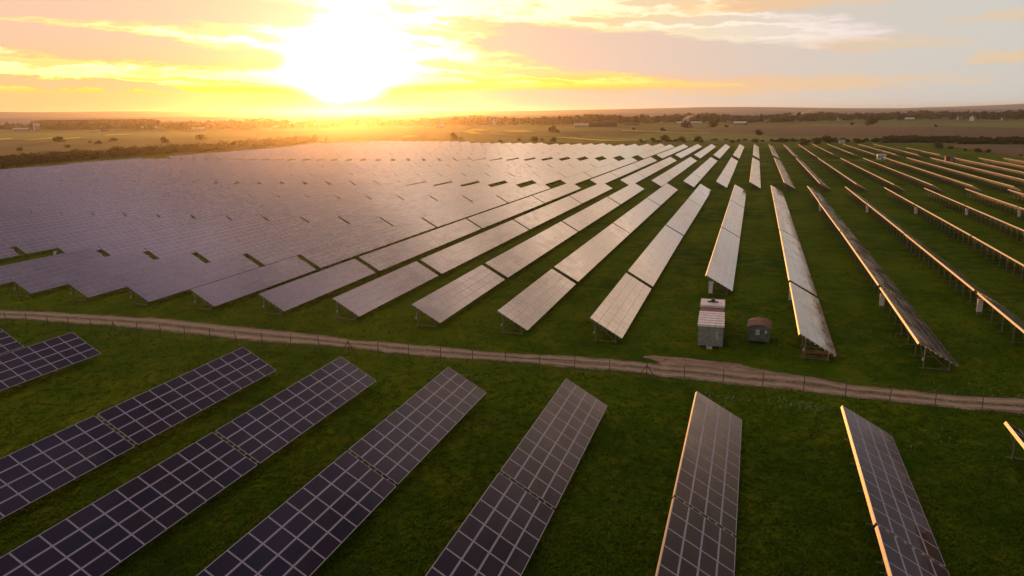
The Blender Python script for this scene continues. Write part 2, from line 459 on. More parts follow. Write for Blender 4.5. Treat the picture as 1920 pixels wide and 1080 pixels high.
def support_mb(mb, y):
    w = .09
    xr, xf = .62, 2.80
    zr = ZL+TZ - TZ/TX*xr - .20; zf = ZL+TZ - TZ/TX*xf - .20
    mb.bar((.30, y, .14), (2.85, y, .14), .07, .05)                       # base beam
    mb.bar((xr, y-.07, -.3), (xr, y-.07, zr), w)                          # tall rear post
    mb.bar((xf, y-.07, -.3), (xf, y-.07, zf), w)                          # short front post
    mb.bar((xf-.1, y+.07, .20), (xr+.15, y+.07, zr-.25), .06)              # long brace
    mb.bar((xr, y+.07, .9), (-.02+.2, y+.07, ZL+TZ-.32), .05)              # knee brace out to the high edge
    p, q = slope(.12, -.15, y), slope(3.95, -.15, y); mb.bar(p, q, .09, .07)  # rafter
def rails_mb(mb, L, ext):
    for i in range(8):
        s = .22 + i*(4*MW-.44)/7
        mb.obox(slope(s, -.088, L/2), SD*.025, (0, L/2+ext, 0), SN*.045)
def edge_mb(mb, L):
    mb.obox(slope(.03, -.1355, L/2), SD*.03, (0, L/2, 0), SN*.088)
_c = {}
def cached(key, fn):
    if key not in _c: _c[key] = fn()
    return _c[key]
def mk(fn, *a, mat='steel', name='part'):
    mb = MB(); fn(mb, *a); return mb.mesh(name, M[mat])
def table_z(x, y0, y1):
    return H(x+1.7, y0), H(x+1.7, y1)
def place_table(x, y0, n, label, group, detail, jbox=False):
    L = n*MP; z0, z1 = table_z(x, y0, y0+L)
    pit = math.atan2(z1-z0, L)
    jt = random.gauss(0, .0035)
    t = empty('solar_table', (x, y0, z0), (pit, jt, random.gauss(0, .0008)))
    tag(t, label, 'solar table', group)
    if detail == 2:                       # every module a part
        for j in range(n):
            for i in range(4):
                m = add('solar_module', MODULE_B if jbox else MODULE, t, slope(i*MW+.008, 0, j*MP+.008))
                m.rotation_euler = (random.gauss(0, .0015), random.gauss(0, .0015), 0)
    else:
        add('module_surface', cached(('s', n), lambda: surface_mesh(n)), t)
    if detail >= 1:
        k = max(2, round(L/3.3)); ys = [ .35 + (L-.7)*i/(k-1) for i in range(k)]
        sm = cached('sup', lambda: mk(support_mb, 0, name='support_frame'))
        for y in ys: add('support_frame', sm, t, (0, y, 0))
        add('purlins', cached(('r', n, detail), lambda: mk(rails_mb, L, .12 if detail == 2 else .06, mat='clamp', name='purlins')), t)
        add('edge_rail', cached(('e', n), lambda: mk(edge_mb, L, mat='alu', name='edge_rail')), t)
    else:
        def allsup(mb):
            k = max(2, round(L/3.3))
            for i in range(k): support_mb(mb, .35 + (L-.7)*i/(k-1))
        add('support_frame', cached(('S', n), lambda: mk(allsup, name='support_frame')), t)
        add('edge_rail', cached(('e', n), lambda: mk(edge_mb, L, mat='alu', name='edge_rail')), t)
    if jbox:
        mb = MB(); mb.box(.40, .54, -.05, .12, .95, 1.20); mb.bar((.56, .03, 1.0), (.56, .03, 1.9), .03)
        add('junction_box', cached('jb', lambda: mb.mesh('junction_box', M['cabinet'])), t)
    return t
def tpts(x, y0, L):
    return [(x, y0, 2.7+H(x, y0)), (x+3.5, y0, .7+H(x, y0)), (x, y0+L, 2.7+H(x, y0+L)), (x+3.5, y0+L, .7+H(x, y0+L))]

# front field, this side of the track
X0F, PITF, Y0F = -3.176, 10.536, 55.63
TF = 10*MP
for k in range(-10, 4):
    if k == -5: continue
    x = X0F + PITF*k; ye = Y0F + .132*k
    for j in range(3):
        y0 = ye - TF - j*(TF+.27)
        if not seen(tpts(x, y0, TF), 0): continue
        side = 'row opposite the cabins' if k == 0 else (('%s row right of the one facing the cabins' if k > 0 else '%s row left of the one facing the cabins') % ORD[abs(k)])
        pos = ['by the fence', 'one back from the fence', 'two back from the fence'][j]
        place_table(x, y0, 10, 'front table %s, %s' % (pos, side), 'solar tables in the front field', 2)

# back field
X0B, PITB = -5.2, 10.5
segs1 = [(74.0, 14), (98.7, 27), (144.6, 29), (193.8, 27)]
segs2 = [(248.8, 22), (286.3, 35), (345.5, 35)]
segs3 = [(427.0, 34), (484.5, 34), (542.0, 33), (597.8, 14), (621.9, 14), (646.0, 14), (670.1, 14)]
todo = []
for bi, (segs, off) in enumerate(((segs1, X0B), (segs2, -.95), (segs3, -.9))):
    for k in range(-42, 24):
        x = off + PITB*k
        for si, (y0, n) in enumerate(segs):
            yy = y0
            if bi == 0 and si == 0 and k in (0, -11): continue
            if bi == 1 and si == 2 and x > 55: n = 41
            if bi == 2 and x > 25 and si > 2: continue
            if bi == 2 and x > 35:
                yy, n = ((445.0, 29), (494.1, 28), (541.6, 40))[si]
                if x > 98 or (x > 88 and si == 2): continue
            L = n*MP
            if not in_field(x, yy+L): continue
            if not seen(tpts(x, yy, L)): continue
            d = math.hypot(x, yy+L/2)
            todo.append((d, bi, si, k, x, yy, n))
todo.sort()
N_IND = 272
far_mb, far_fr = MB(), MB(); far_uv = []
for idx, (d, bi, si, k, x, yy, n) in enumerate(todo):
    if idx < N_IND:
        side = 'the row behind the tall cabin' if k == 0 else '%s row %s of the tall cabin' % (ordn(abs(k)), 'right' if k > 0 else 'left')
        blk = ['near block', 'middle block', 'far block'][bi]
        look = 'pale' if -8 <= k <= 2 else ('gold-edged' if k > 2 else 'mauve')
        lab = '%s table, %s along in %s, %s' % (look, ORD[si+1], blk, side)
        det = 2 if (bi == 0 and si == 0 and k >= -10) else 1
        place_table(x, yy, n, lab, 'solar tables in the back field', det, jbox=(bi == 0 and si == 0))
    else:
        L = n*MP; z0, z1 = table_z(x, yy, yy+L)
        def w(p, L=L, x=x, yy=yy, z0=z0, z1=z1): return (p.x+x, p.y+yy, p.z + z0 + (z1-z0)*p.y/L)
        s0, s1 = 0, 4*MW
        a = [w(slope(s0, 0, 0)), w(slope(s1, 0, 0)), w(slope(s1, 0, L)), w(slope(s0, 0, L))]
        b = [w(slope(s0, -.2, 0)), w(slope(s1, -.05, 0)), w(slope(s1, -.05, L)), w(slope(s0, -.2, L))]
        far_mb.quad(a, 0); far_uv.append(n)
        for i in range(4):
            j = (i+1) % 4; far_mb.quad([a[j], a[i], b[i], b[j]], 1)
        kk = max(2, round(L/3.3))
        for i in range(kk):
            y = .35 + (L-.7)*i/(kk-1)
            for xx, zt in ((.62, 2.15), (2.8, .95)):
                z = z0+(z1-z0)*y/L; far_mb.bar((x+xx, yy+y, z-.3), (x+xx, yy+y, z+zt), .09, mi=1)
print('TABLES', len(todo))
if far_uv:
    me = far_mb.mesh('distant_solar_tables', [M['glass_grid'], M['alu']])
    uv = me.uv_layers.new(name='grid'); qi = 0
    for p in me.polygons:
        if p.material_index == 0:
            n = far_uv[qi]; qi += 1
            for li, c in zip(p.loop_indices, [(0,0),(0,4),(n,4),(n,0)]): uv.data[li].uv = c
    tag(add('distant_solar_tables', me), 'farthest solar tables merging into a pale mass at the back of the field', 'solar tables', None, 'stuff')

# ------------------------------------------------------------------ inverter cabinets in the gaps of the back field
def cabinet(x, y, label, group, h=1.5):
    z = H(x, y)
    t = empty('inverter_cabinet', (x, y, z), (0, 0, random.gauss(0, .05))); tag(t, label, 'cabinet', group)
    mb = MB(); mb.box(-.28, .28, -.2, .2, .45, h); mb.box(-.31, .31, -.24, .24, h, h+.05)
    add('cabinet_body', cached(('cb', h), lambda: mb.mesh('cabinet_body', M['cabinet'])), t)
    mb2 = MB(); mb2.box(-.24, .24, -.225, -.203, .5, h-.06); mb2.box(.16, .2, -.25, -.226, .9, 1.05)
    add('cabinet_door', cached(('cd', h), lambda: mb2.mesh('cabinet_door', M['whitepaint'])), t)
    for s in (-.2, .2):
        mb3 = MB(); mb3.box(-.03, .03, -.03, .03, -.2, .447)
        add('leg', cached('cl', lambda: mb3.mesh('leg', M['steel'])), t, (s, 0, 0))
def rowname(k): return 'behind the tall cabin' if k == 0 else '%s %s of the tall cabin' % (ordn(abs(k)), 'right' if k > 0 else 'left')
for k in range(-12, 6):
    x = X0B + PITB*k
    if k == 0: cabinet(x+.75, 97.9, 'grey inverter cabinet at the near end of the row behind the tall cabin', 'inverter cabinets', 1.9)
    else:
        yy = 98.05
        if seen([(x+1, yy, 1)], 0): cabinet(x+(1.05 if k < 0 else .25), yy if k < 0 else 96.9, 'pale inverter cabinet after the first table of the row %s' % rowname(k), 'inverter cabinets', 1.5 if k < 0 else 1.9)
for k in range(2, 8):
    x = X0B + PITB*k
    if seen([(x, 193.4, 1)], 0):
        cabinet(x+.3, 193.2, 'grey inverter cabinet after the third table of the row %s' % rowname(k), 'inverter cabinets', 1.9)
for k in range(-12, -5):
    x = X0B + PITB*k
    cabinet(x+1.2, 193.4, 'small cabinet after the third table of the row %s' % rowname(k), 'inverter cabinets', 1.5)

# ------------------------------------------------------------------ cabins
def tall_cabin():
    x0, y0 = -4.65, 75.4; w, d, h = 2.5, 10.6, 2.3
    t = empty('cabin', (x0+w/2, y0+d/2, 0), (0, 0, R(2))); tag(t, 'tall grey cabin with a ribbed white roof beside the dirt track', 'cabin')
    mb = MB(); mb.box(-w/2, w/2, -d/2, d/2, .22, h)
    n = 9
    for i in range(n+1):                                  # corrugation ribs of the walls
        x = -w/2 + w*i/n; mb.box(x-.02, x+.02, -d/2-.03, -d/2+.002, .25, h-.02)
    add('wall', mb.mesh('wall', M['greypaint']), t)
    mb = MB(); mb.box(-w/2-.08, w/2+.08, -d/2-.12, .35, h, h+.07)
    for i in range(6):
        y = -d/2-.06 + i*.95; mb.box(-w/2-.1, w/2+.1, y, y+.62, h+.07, h+.22)
    add('roof', mb.mesh('roof', M['whitepaint']), t, label='white ribbed roof sheet')
    mb = MB(); mb.box(-w/2-.02, w/2+.02, .35, 2.4, h, h+.06); add('roof_strip', mb.mesh('roof_strip', M['rust']), t, label='rusty brown roof strip')
    mb = MB(); mb.box(-w/2-.1, w/2+.1, 2.4, d/2+.1, h, h+.3)
    add('roof_cap', mb.mesh('roof_cap', M['whitepaint']), t, label='pale raised end of the roof')
    mb = MB(); mb.bar((-.6,3.9,h+.37),(.6,3.85,h+.37),.13); mb.bar((-.3,4.4,h+.36),(.3,4.4,h+.36),.11); mb.cyl((.02,3.95,h+.302), .2, .42)
    add('roof_vent', mb.mesh('roof_vent', M['dark']), t)
    mb = MB(); mb.box(.05, .95, -d/2-.07, -d/2-.032, .3, 2.15); dr = add('door', mb.mesh('door', M['greypaint']), t)
    mb = MB(); mb.box(.62, .70, -d/2-.12, -d/2-.072, 1.0, 1.8); add('handle', mb.mesh('handle', M['whitepaint']), dr)
    mb = MB(); mb.box(-.35, .25, -d/2-.45, -d/2-.04, -.1, .2); add('step', mb.mesh('step', M['cabinet']), t)
    for sx in (-1, 1):
        for sy_ in (-1, 1):
            mb = MB(); mb.box(-.15, .15, -.15, .15, -.2, .219); add('footing', cached('foot', lambda: mb.mesh('footing', M['wood'])), t, (sx*(w/2-.2), sy_*(d/2-.25), 0))
tall_cabin()
def small_cabin():
    w, d, h = 2.25, 2.8, 1.65
    t = empty('cabin', (1.62, 79.8, 0), (0, 0, R(-2))); tag(t, 'small blue-grey cabin with a rusty arched roof', 'cabin')
    mb = MB(); mb.box(-w/2, w/2, -d/2, d/2, .22, h); add('wall', mb.mesh('wall', M['bluegrey']), t)
    def arch(y0, y1, r, zb, hh, th):
        mb = MB(); n = 10; k = 0
        pts = [(-r+2*r*i/n, zb + hh*math.sin(math.pi*i/n)**.7) for i in range(n+1)]
        for i in range(n):
            (xa, za), (xb, zb_) = pts[i], pts[i+1]
            q = [(xa,y0,za),(xb,y0,zb_),(xb,y1,zb_),(xa,y1,za)]
            mb.quad([(a,b,c+th) for a,b,c in q]); mb.quad(list(reversed(q)))
            mb.quad([(xa,y0,za),(xa,y0,za+th),(xb,y0,zb_+th),(xb,y0,zb_)]); mb.quad([(xb,y1,zb_),(xb,y1,zb_+th),(xa,y1,za+th),(xa,y1,za)])
        return mb, pts
    mb, pts = arch(-d/2-.1, d/2+.1, w/2+.1, h+.004, .38, .05)
    for i in range(4):
        y = -d/2 + .25 + i*.7
        m2, _ = arch(y, y+.12, w/2+.12, h+.055, .39, .03); k = len(mb.v); mb.v += m2.v; mb.f += [tuple(a+k for a in f) for f in m2.f]; mb.mi += m2.mi
    add('roof', mb.mesh('roof', M['rust']), t, label='rusty arched roof')
    for y in (-d/2+.02, d/2-.06):
        mb = MB(); q = [(x_, y, z_) for x_, z_ in pts]; mb.quad(q); mb.quad([(a, b+.04, c) for a, b, c in reversed(q)])
        add('gable', mb.mesh('gable', M['bluegrey']), t)
    mb = MB()
    for i in range(5): mb.box(-.32, .08, -d/2-.04, -d/2-.004, .95+i*.12, 1.02+i*.12)
    add('louvre', mb.mesh('louvre', M['whitepaint']), t)
    mb = MB(); mb.box(.62, .8, -d/2-.04, -d/2-.004, 1.15, 1.45); add('notice_plate', mb.mesh('notice_plate', M['whitepaint']), t)
    mb = MB(); mb.box(-.95, -.42, -d/2-.03, -d/2-.004, .3, 1.45); add('door', mb.mesh('door', M['bluegrey']), t)
    for sx in (-1, 1):
        for sy_ in (-1, 1):
            mb = MB(); mb.box(-.12, .12, -.12, .12, -.2, .219); add('footing', cached('foot2', lambda: mb.mesh('footing', M['wood'])), t, (sx*(w/2-.2), sy_*(d/2-.25), 0))
small_cabin()
# rusty frame left under the end of a table
t = empty('rusty_frame', (7.0, 75.0, 0), (0, 0, R(-4))); tag(t, 'rusty red metal rack lying under the end of a pale solar table', 'rack')
mb = MB(); mb.box(-1.3, 1.2, -.28, -.2, .55, .66); mb.box(-1.3, 1.2, .35, .43, .55, .66); mb.box(-.1, 1.2, -.2, .35, .60, .66); add('deck', mb.mesh('deck', M['rust']), t)
for sx in (-1.2, 1.1):
    for yy in (-.24, .39):
        mb = MB(); mb.box(-.04, .04, -.04, .04, 0, .549); add('leg', cached('rl', lambda: mb.mesh('leg', M['rust'])), t, (sx, yy, 0))
mb = MB(); mb.box(-1.3, 1.2, -.26, -.22, .15, .22); add('crossbar', mb.mesh('crossbar', M['rust']), t)

# far kiosks on the cross track
def kiosk(px, py, label, wall, roof, w=4.2, d=3.0, h=2.6):
    x, y = G(px, py); z = H(x, y)
    t = empty('kiosk', (x, y, z)); tag(t, label, 'kiosk')
    mb = MB(); mb.box(-w/2, w/2, -d/2, d/2, -.2, h); add('wall', mb.mesh('wall', M[wall]), t)
    mb = MB(); mb.box(-w/2-.2, w/2+.2, -d/2-.2, d/2+.2, h, h+.22); add('roof', mb.mesh('roof', M[roof]), t)
    mb = MB(); mb.box(-.1, .9, -d/2-.05, -d/2-.003, 0, 2.1); add('door', mb.mesh('door', M['greypaint']), t)
    mb = MB(); mb.box(-1.6, -.6, -d/2-.05, -d/2-.003, 1.2, 1.9); add('louvre', mb.mesh('louvre', M['dark']), t)
kiosk(1652, 299, 'pale transformer kiosk between the gold-edged rows in the distance', 'whitepaint', 'whitepaint')
kiosk(1781, 303, 'red-brown transformer kiosk between the gold-edged rows, nearest the right edge', 'rust', 'rust', 4.6)
kiosk(1578, 268.5, 'small white kiosk at the back edge of the field above the rows', 'whitepaint', 'whitepaint', 4.5, 3, 2.4)

# ------------------------------------------------------------------ fence along the track
def fence():
    xs = []; x = -113.0
    while x < 42: xs.append(x); x += 3.38
    fy = lambda x: float(np.interp(x, [-120,-50,-20,8,45], [62.4,62.35,63.7,64.7,63.2]))
    t = empty('fence', (0, 0, 0)); tag(t, 'thin wire fence on dark posts along the near side of the dirt track', 'fence')
    hp = 1.75
    def post_mb():
        mb = MB(); mb.cyl((0,0,-.3), .042, hp+.3, 7, .034); return mb.mesh('post', M['wood'])
    pm = post_mb()
    for i, x in enumerate(xs):
        p = add('post', pm, t, (x, fy(x), H(x, fy(x))), (random.gauss(0,.02), random.gauss(0,.025), 0))
        if i % 9 == 4:
            for s in (-1, 1):
                mb = MB(); mb.bar((0,0,1.45),(s*.95,0,.0),.06); add('brace', cached(('br', s), lambda: mb.mesh('brace', M['wood'])), p)
    mb = MB()
    for z in (.12, .35, .6, .85, 1.1, 1.35, 1.6):
        for a, b in zip(xs[:-1], xs[1:]):
            mb.bar((a, fy(a), z), (b, fy(b), z), .006)
    add('wire', mb.mesh('wire', M['steel']), t)
fence()

# ------------------------------------------------------------------ vegetation
def mat_leaf(name, c1, c2, sc_=.6):
    m, b = pbr(name, c1, .85, 0, .15)
    p = geopos(); n = noise(p, sc_, 3, .6)
    oi = E.nt.nodes.new('ShaderNodeObjectInfo')
    f = sstep(.3, .7, n)*.6 + E(oi.outputs['Random'])*.4
    lnk(mixc(f, c1, c2), b.inputs['Base Color'])
    b.inputs['Transmission Weight'].default_value = 0
    tr = E.nt.nodes.new('ShaderNodeBsdfTranslucent'); tr.inputs[0].default_value = (c2[0]*1.3, c2[1]*1.2, c2[2], 1)
    mxs = E.nt.nodes.new('ShaderNodeMixShader'); mxs.inputs[0].default_value = .3
    out = E.nt.nodes['Material Output']
    E.nt.links.new(b.outputs[0], mxs.inputs[1]); E.nt.links.new(tr.outputs[0], mxs.inputs[2]); E.nt.links.new(mxs.outputs[0], out.inputs[0])
    return m
M['leaf'] = mat_leaf('foliage', (.040,.052,.014), (.075,.080,.022))
M['leaf_dark'] = mat_leaf('foliage_dark', (.030,.036,.012), (.055,.058,.018))
M['bark'] = varied('bark', (.07,.05,.035), (.04,.03,.02), 2, .9)
def crown_mesh(name, rx, rz, zc, n, size, mat, lobes=7, seed=0):
    rg = random.Random(seed); mb = MB()
    L = [(rg.uniform(-.55,.55)*rx, rg.uniform(-.55,.55)*rx, zc + rg.uniform(-.55,.6)*rz, rg.uniform(.38,.62)) for _ in range(lobes)]
    L.append((0, 0, zc, .72))
    for i in range(n):
        lx, ly, lz, lr = rg.choice(L)
        th_ = rg.uniform(0, 6.283); c = rg.uniform(-1, 1); s = math.sqrt(1-c*c); r = rg.uniform(.55, 1.05)
        p = Vector((lx + rx*lr*r*s*math.cos(th_), ly + rx*lr*r*s*math.sin(th_), lz + rz*lr*r*c))
        if p.z < .15: p.z = .15 + rg.random()*.3
        a = Vector((rg.gauss(0,1), rg.gauss(0,1), rg.gauss(0,.6))).normalized(); b = a.cross(Vector((rg.gauss(0,1), rg.gauss(0,1), rg.gauss(0,1)))).normalized()
        q = size*rg.uniform(.6, 1.4)
        mb.quad([p-a*q*.5-b*q*.2, p-b*q*.45, p+a*q*.5-b*q*.1, p+a*q*.35+b*q*.4, p-a*q*.3+b*q*.45])
    return mb.mesh(name, mat)
def trunk_mesh(h, r):
    mb = MB(); mb.cyl((0,0,-.4), r, h*.55+.4, 7, r*.6)
    mb.cyl((0,0,h*.55), r*.6, h*.35, 6, r*.15)
    for i in range(4):
        a = i*1.7; mb.bar((0,0,h*(.35+.08*i)), (h*.2*math.cos(a), h*.2*math.sin(a), h*(.6+.08*i)), r*.5)
    return mb.mesh('trunk', M['bark'])
TREES = []
for s in range(7):
    h = [11, 13, 9, 14, 10, 12, 8][s]; tall = [0,0,0,1,0,1,0][s]
    rx = h*(.22 if tall else .42)
    TREES.append((h, crown_mesh('crown', rx, h*.40, h*.60, 420, h*.085, M['leaf_dark' if s % 2 else 'leaf'], 8, s), cached(('tr', s), lambda: trunk_mesh(h, h*.022))))
BUSH = [crown_mesh('foliage', r, r*.62, r*.55, 260, r*.22, M['leaf' if i % 2 else 'leaf_dark'], 6, 50+i) for i, r in enumerate((1.6, 2.2, 1.2, 2.8))]
def tree(x, y, sc_, label, group, kind=None):
    s = random.randrange(7) if kind is None else kind
    h, cm, tm = TREES[s]
    t = empty('tree', (x, y, H(x, y)-.1), (0, 0, random.uniform(0, 6.28))); t.scale = (sc_*random.uniform(.9,1.15), sc_*random.uniform(.9,1.15), sc_)
    tag(t, label, 'tree', group); add('crown', cm, t); add('trunk', tm, t)
    return t
def bush(x, y, sc_, label, group, kind=None):
    me = BUSH[random.randrange(4) if kind is None else kind]
    o = add('bush', me, None, (x, y, H(x, y)-.1), (0, 0, random.uniform(0, 6.28))); o.scale = (sc_, sc_, sc_*random.uniform(.8, 1.2))
    tag(o, label, 'bush', group); return o

# village landmarks ------------------------------------------------------------
M['roof_dark'] = varied('dark_roof', (.10,.075,.065), (.07,.05,.045), .4, .8)
M['roof_red'] = varied('red_roof', (.22,.09,.06), (.15,.06,.045), .4, .8)
M['roof_metal'] = varied('bright_metal_roof', (.62,.58,.52), (.5,.46,.42), .3, .45, .2)
M['plaster'] = varied('pale_plaster', (.62,.57,.50), (.5,.46,.40), .3, .85)
M['plaster_tan'] = varied('tan_plaster', (.34,.27,.21), (.26,.21,.17), .3, .85)
M['window'] = pbr('window_glass', (.03,.035,.04), .1, 0, .6)[0]
def house(px, py, w, d, h, rh, label, wall='plaster', roof='roof_dark', rot=0, nwin=3, chimney=True, group=None, name='house'):
    x, y = G(px, py); z = H(x, y)
    t = empty(name, (x, y, z), (0, 0, -math.atan2(x, y)+R(rot))); tag(t, label, 'building' if name != 'house' else 'house', group)
    mb = MB(); mb.box(-w/2, w/2, -d/2, d/2, -.3, h)
    for s in (-1, 1): mb.quad([(s*w/2, -s*d/2, h), (s*w/2, s*d/2, h), (s*w/2, 0, h+rh*.96)])
    add('wall', mb.mesh('wall', M[wall]), t)
    mb = MB(); e = .5
    for s in (-1, 1):
        q = [(-w/2-e, s*(d/2+e), h-.1), (w/2+e, s*(d/2+e), h-.1), (w/2+e, 0, h+rh), (-w/2-e, 0, h+rh)]
        if s > 0: q.reverse()
        mb.quad([(a,b,c+.12) for a,b,c in q]); mb.quad(list(reversed(q)))
        mb.quad([q[0], q[1], (q[1][0],q[1][1],q[1][2]+.12), (q[0][0],q[0][1],q[0][2]+.12)])
    rf = add('roof', mb.mesh('roof', M[roof]), t)
    if chimney:
        mb = MB(); mb.box(-w*.2-.35, -w*.2+.35, .3, .95, h+.3, h+rh+.9); add('chimney', mb.mesh('chimney', M['plaster_tan']), rf)
    for i in range(nwin):
        cx = -w/2 + w*(i+.5)/nwin
        mb = MB(); mb.box(cx-.6, cx+.6, -d/2-.04, -d/2-.003, 1.0, 2.3); add('window', mb.mesh('window', M['window']), t)
    mb = MB(); cx = w*.5/nwin*0 + .0; mb.box(-w/2+.3, -w/2+1.2, -d/2-.05, -d/2-.003, -.1, 2.0); add('door', mb.mesh('door', M['wood']), t)
    return t
LM = []   # (px, phrase)
def lm(px, phrase): LM.append((px, phrase))
house(70, 246, 10, 12, 12, 3, 'tall white block at the far left of the village', 'plaster', 'roof_metal', 10, 4, False, name='building'); lm(70, 'the tall white block')
house(40, 246, 26, 9, 5, 1.2, 'long low white shed left of the tall white block', 'plaster', 'roof_metal', 4, 8, False, name='barn')
house(195, 246.5, 12, 9, 4, 3, 'small tan house among the village trees at far left', 'plaster_tan', 'roof_dark', 20); lm(195, 'the small tan house')
house(265, 244, 10, 8, 5, 3, 'house with a bright metal roof right of the small tan house', 'plaster_tan', 'roof_metal', 25); lm(268, 'the bright-roofed house')
house(298, 243, 11, 8, 5, 3, 'pale gabled house between two bright-roofed houses', 'plaster', 'roof_metal', -30)
house(328, 242, 10, 8, 4, 3, 'low house with metal roof just left of the long pink shed', 'plaster_tan', 'roof_metal', 15)
house(372, 245.5, 22, 9, 5, 1.5, 'long pale pink shed at the village edge left of the smoke', 'plaster', 'roof_metal', 0, 6, False, name='barn'); lm(372, 'the long pink shed')
house(785, 231, 34, 10, 13, 1.5, 'large block of flats beyond the trees right of the sun', 'plaster_tan', 'roof_dark', 4, 10, False, name='building'); lm(770, 'the block of flats')
house(825, 240, 14, 9, 4, 3, 'low bright-roofed house in the sun glow', 'plaster_tan', 'roof_metal', 12)
house(927, 236, 8, 8, 7, 6, 'white house with a steep gable among the village trees', 'plaster', 'plaster', 70, 2); lm(927, 'the steep-gabled white house')
house(1130, 237, 50, 14, 7, 2, 'long dark hall in front of the village trees', 'roof_dark', 'roof_dark', 2, 12, False, name='hall'); lm(1130, 'the long dark hall')
house(1090, 238, 24, 9, 4, 1.5, 'white sheds at the left end of the long dark hall', 'plaster', 'roof_metal', 8, 6, False, name='barn')
house(1184, 235, 30, 10, 4, 1.5, 'low grey hall right of the long dark hall', 'plaster_tan', 'roof_dark', 2, 8, False, name='hall')
house(1292, 233, 48, 10, 3.5, 1.2, 'long white-roofed greenhouse hall in front of the trees', 'plaster', 'roof_metal', 2, 12, False, name='barn'); lm(1292, 'the long white hall')
house(1285, 229, 16, 8, 4, 1.2, 'small white hall behind the long white-roofed hall', 'plaster', 'roof_metal', 2, 4, False, name='barn')
house(1388, 235, 20, 10, 4, 2.5, 'farm building with pale end wall right of the long white hall', 'plaster_tan', 'roof_metal', -12, 4, False, name='barn'); lm(1388, 'the pale-ended farm building')
house(1372, 231, 16, 9, 5, 3, 'dark-roofed farmhouse behind the pale-ended farm building', 'plaster_tan', 'roof_dark', 10)
house(1438, 228, 9, 8, 4, 3, 'small bright house right of the farm buildings', 'plaster', 'roof_metal', 30)
house(1574, 226, 9, 8, 4, 3, 'lone pale house within the village trees left of centre right', 'plaster', 'roof_metal', 10); lm(1574, 'the lone pale house')
house(1705, 227, 16, 9, 4, 3, 'wide tan house with metal roof in the right-hand village', 'plaster_tan', 'roof_metal', 5); lm(1705, 'the wide tan house')
house(1772, 226, 14, 9, 4, 3.5, 'tan house with grey roof right of the wide tan house', 'plaster_tan', 'roof_dark', -10)
house(1800, 226, 10, 9, 5, 4, 'red-roofed house left of the white gabled house', 'plaster_tan', 'roof_red', 20)
house(1824, 226.5, 10, 9, 6, 4.5, 'white gabled house at the right-hand end of the village', 'plaster', 'roof_dark', 65); lm(1824, 'the white gabled house')
house(1885, 226, 12, 9, 4, 3, 'low tan house near the right edge of the village', 'plaster_tan', 'roof_red', 10)
LM.sort()

# village trees in depth order: name each by the nearest landmark and its count from it
vt = []
def base_y(px): return float(np.interp(px, [0,250,480,640,800,960,1100,1300,1440,1600,1800,1920], [246,246,244,240,238,236,235,232,232,228,226,226]))
px = -8.0
while px < 1930:
    if not (25 < px < 88) or random.random() < .5:
        vt.append((px, base_y(px) + random.uniform(-5.5, .5)))
    px += random.uniform(5.5, 12.5)
cnt = {}
for px, py in sorted(vt, key=lambda q: q[0]):
    near = min(LM, key=lambda l: abs(l[0]-px)); side = 'right' if px >= near[0] else 'left'
    cnt.setdefault((near[1], side), []).append((abs(px-near[0]), px, py))
for (nm, side), lst in cnt.items():
    for i, (_, px, py) in enumerate(sorted(lst)):
        x, y = G(px, py)
        s = random.uniform(.95, 1.55); kd = random.randrange(7)
        look = 'tall narrow' if kd in (3, 5) else ('low round' if kd in (2, 6) else 'broad')
        tree(x, y, s, '%s village tree, %s %s of %s' % (look, ordn(i+1), side, nm), 'trees along the village', kd)
for (px, py, s, lab) in ((1012,235,1.25,'tall round tree standing above the village skyline left of the long dark hall'),(1000,236,1.1,'slim tree touching the tallest round tree of the village'),
                         (1307,229,1.35,'tallest tree behind the long white-roofed hall'),(1322,230,1.2,'wide tree right of the tallest one behind the white hall'),(848,230,1.0,'pointed tree left of the steep-gabled house in the sun glow')):
    x, y = G(px, py); tree(x, y, s, lab, None, 5 if 'pointed' in lab or 'slim' in lab else 1)

def thicket(name, pts, label, cat, scale, mats=('leaf_dark',), n_leaf=70):
    """a wood or scrub nobody could count: one mesh of leaf clumps"""
    P_ = []; F_ = []
    for (x, y, r, h) in pts:
        z = H(x, y)
        n = int(n_leaf)
        th_ = rng.uniform(0, 6.283, n); u = rng.uniform(0, 1, n)**.5; zz = rng.uniform(.02, 1, n)
        rr = r*u*np.sqrt(np.maximum(.05, 1-(zz-.35)**2*1.6))
        c = np.stack([x+rr*np.cos(th_), y+rr*np.sin(th_), z+h*zz], -1)
        a = rng.normal(size=(n,3)); a /= np.linalg.norm(a, axis=1)[:,None]; b = np.cross(a, rng.normal(size=(n,3))); b /= np.linalg.norm(b, axis=1)[:,None]
        q = (scale*rng.uniform(.6, 1.4, n))[:,None]
        k = len(P_)*1
        quad = np.stack([c-a*q*.5-b*q*.25, c+a*q*.5-b*q*.35, c+a*q*.4+b*q*.4, c-a*q*.4+b*q*.35], 1)
        P_.append(quad.reshape(-1,3))
    V = np.concatenate(P_); nf = len(V)//4
    me = bpy.data.meshes.new(name); me.from_pydata(V.tolist(), [], np.arange(nf*4).reshape(-1,4).tolist()); me.materials.append(M[mats[0]]); me.update()
    return tag(add(name, me), label, cat, None, 'stuff')
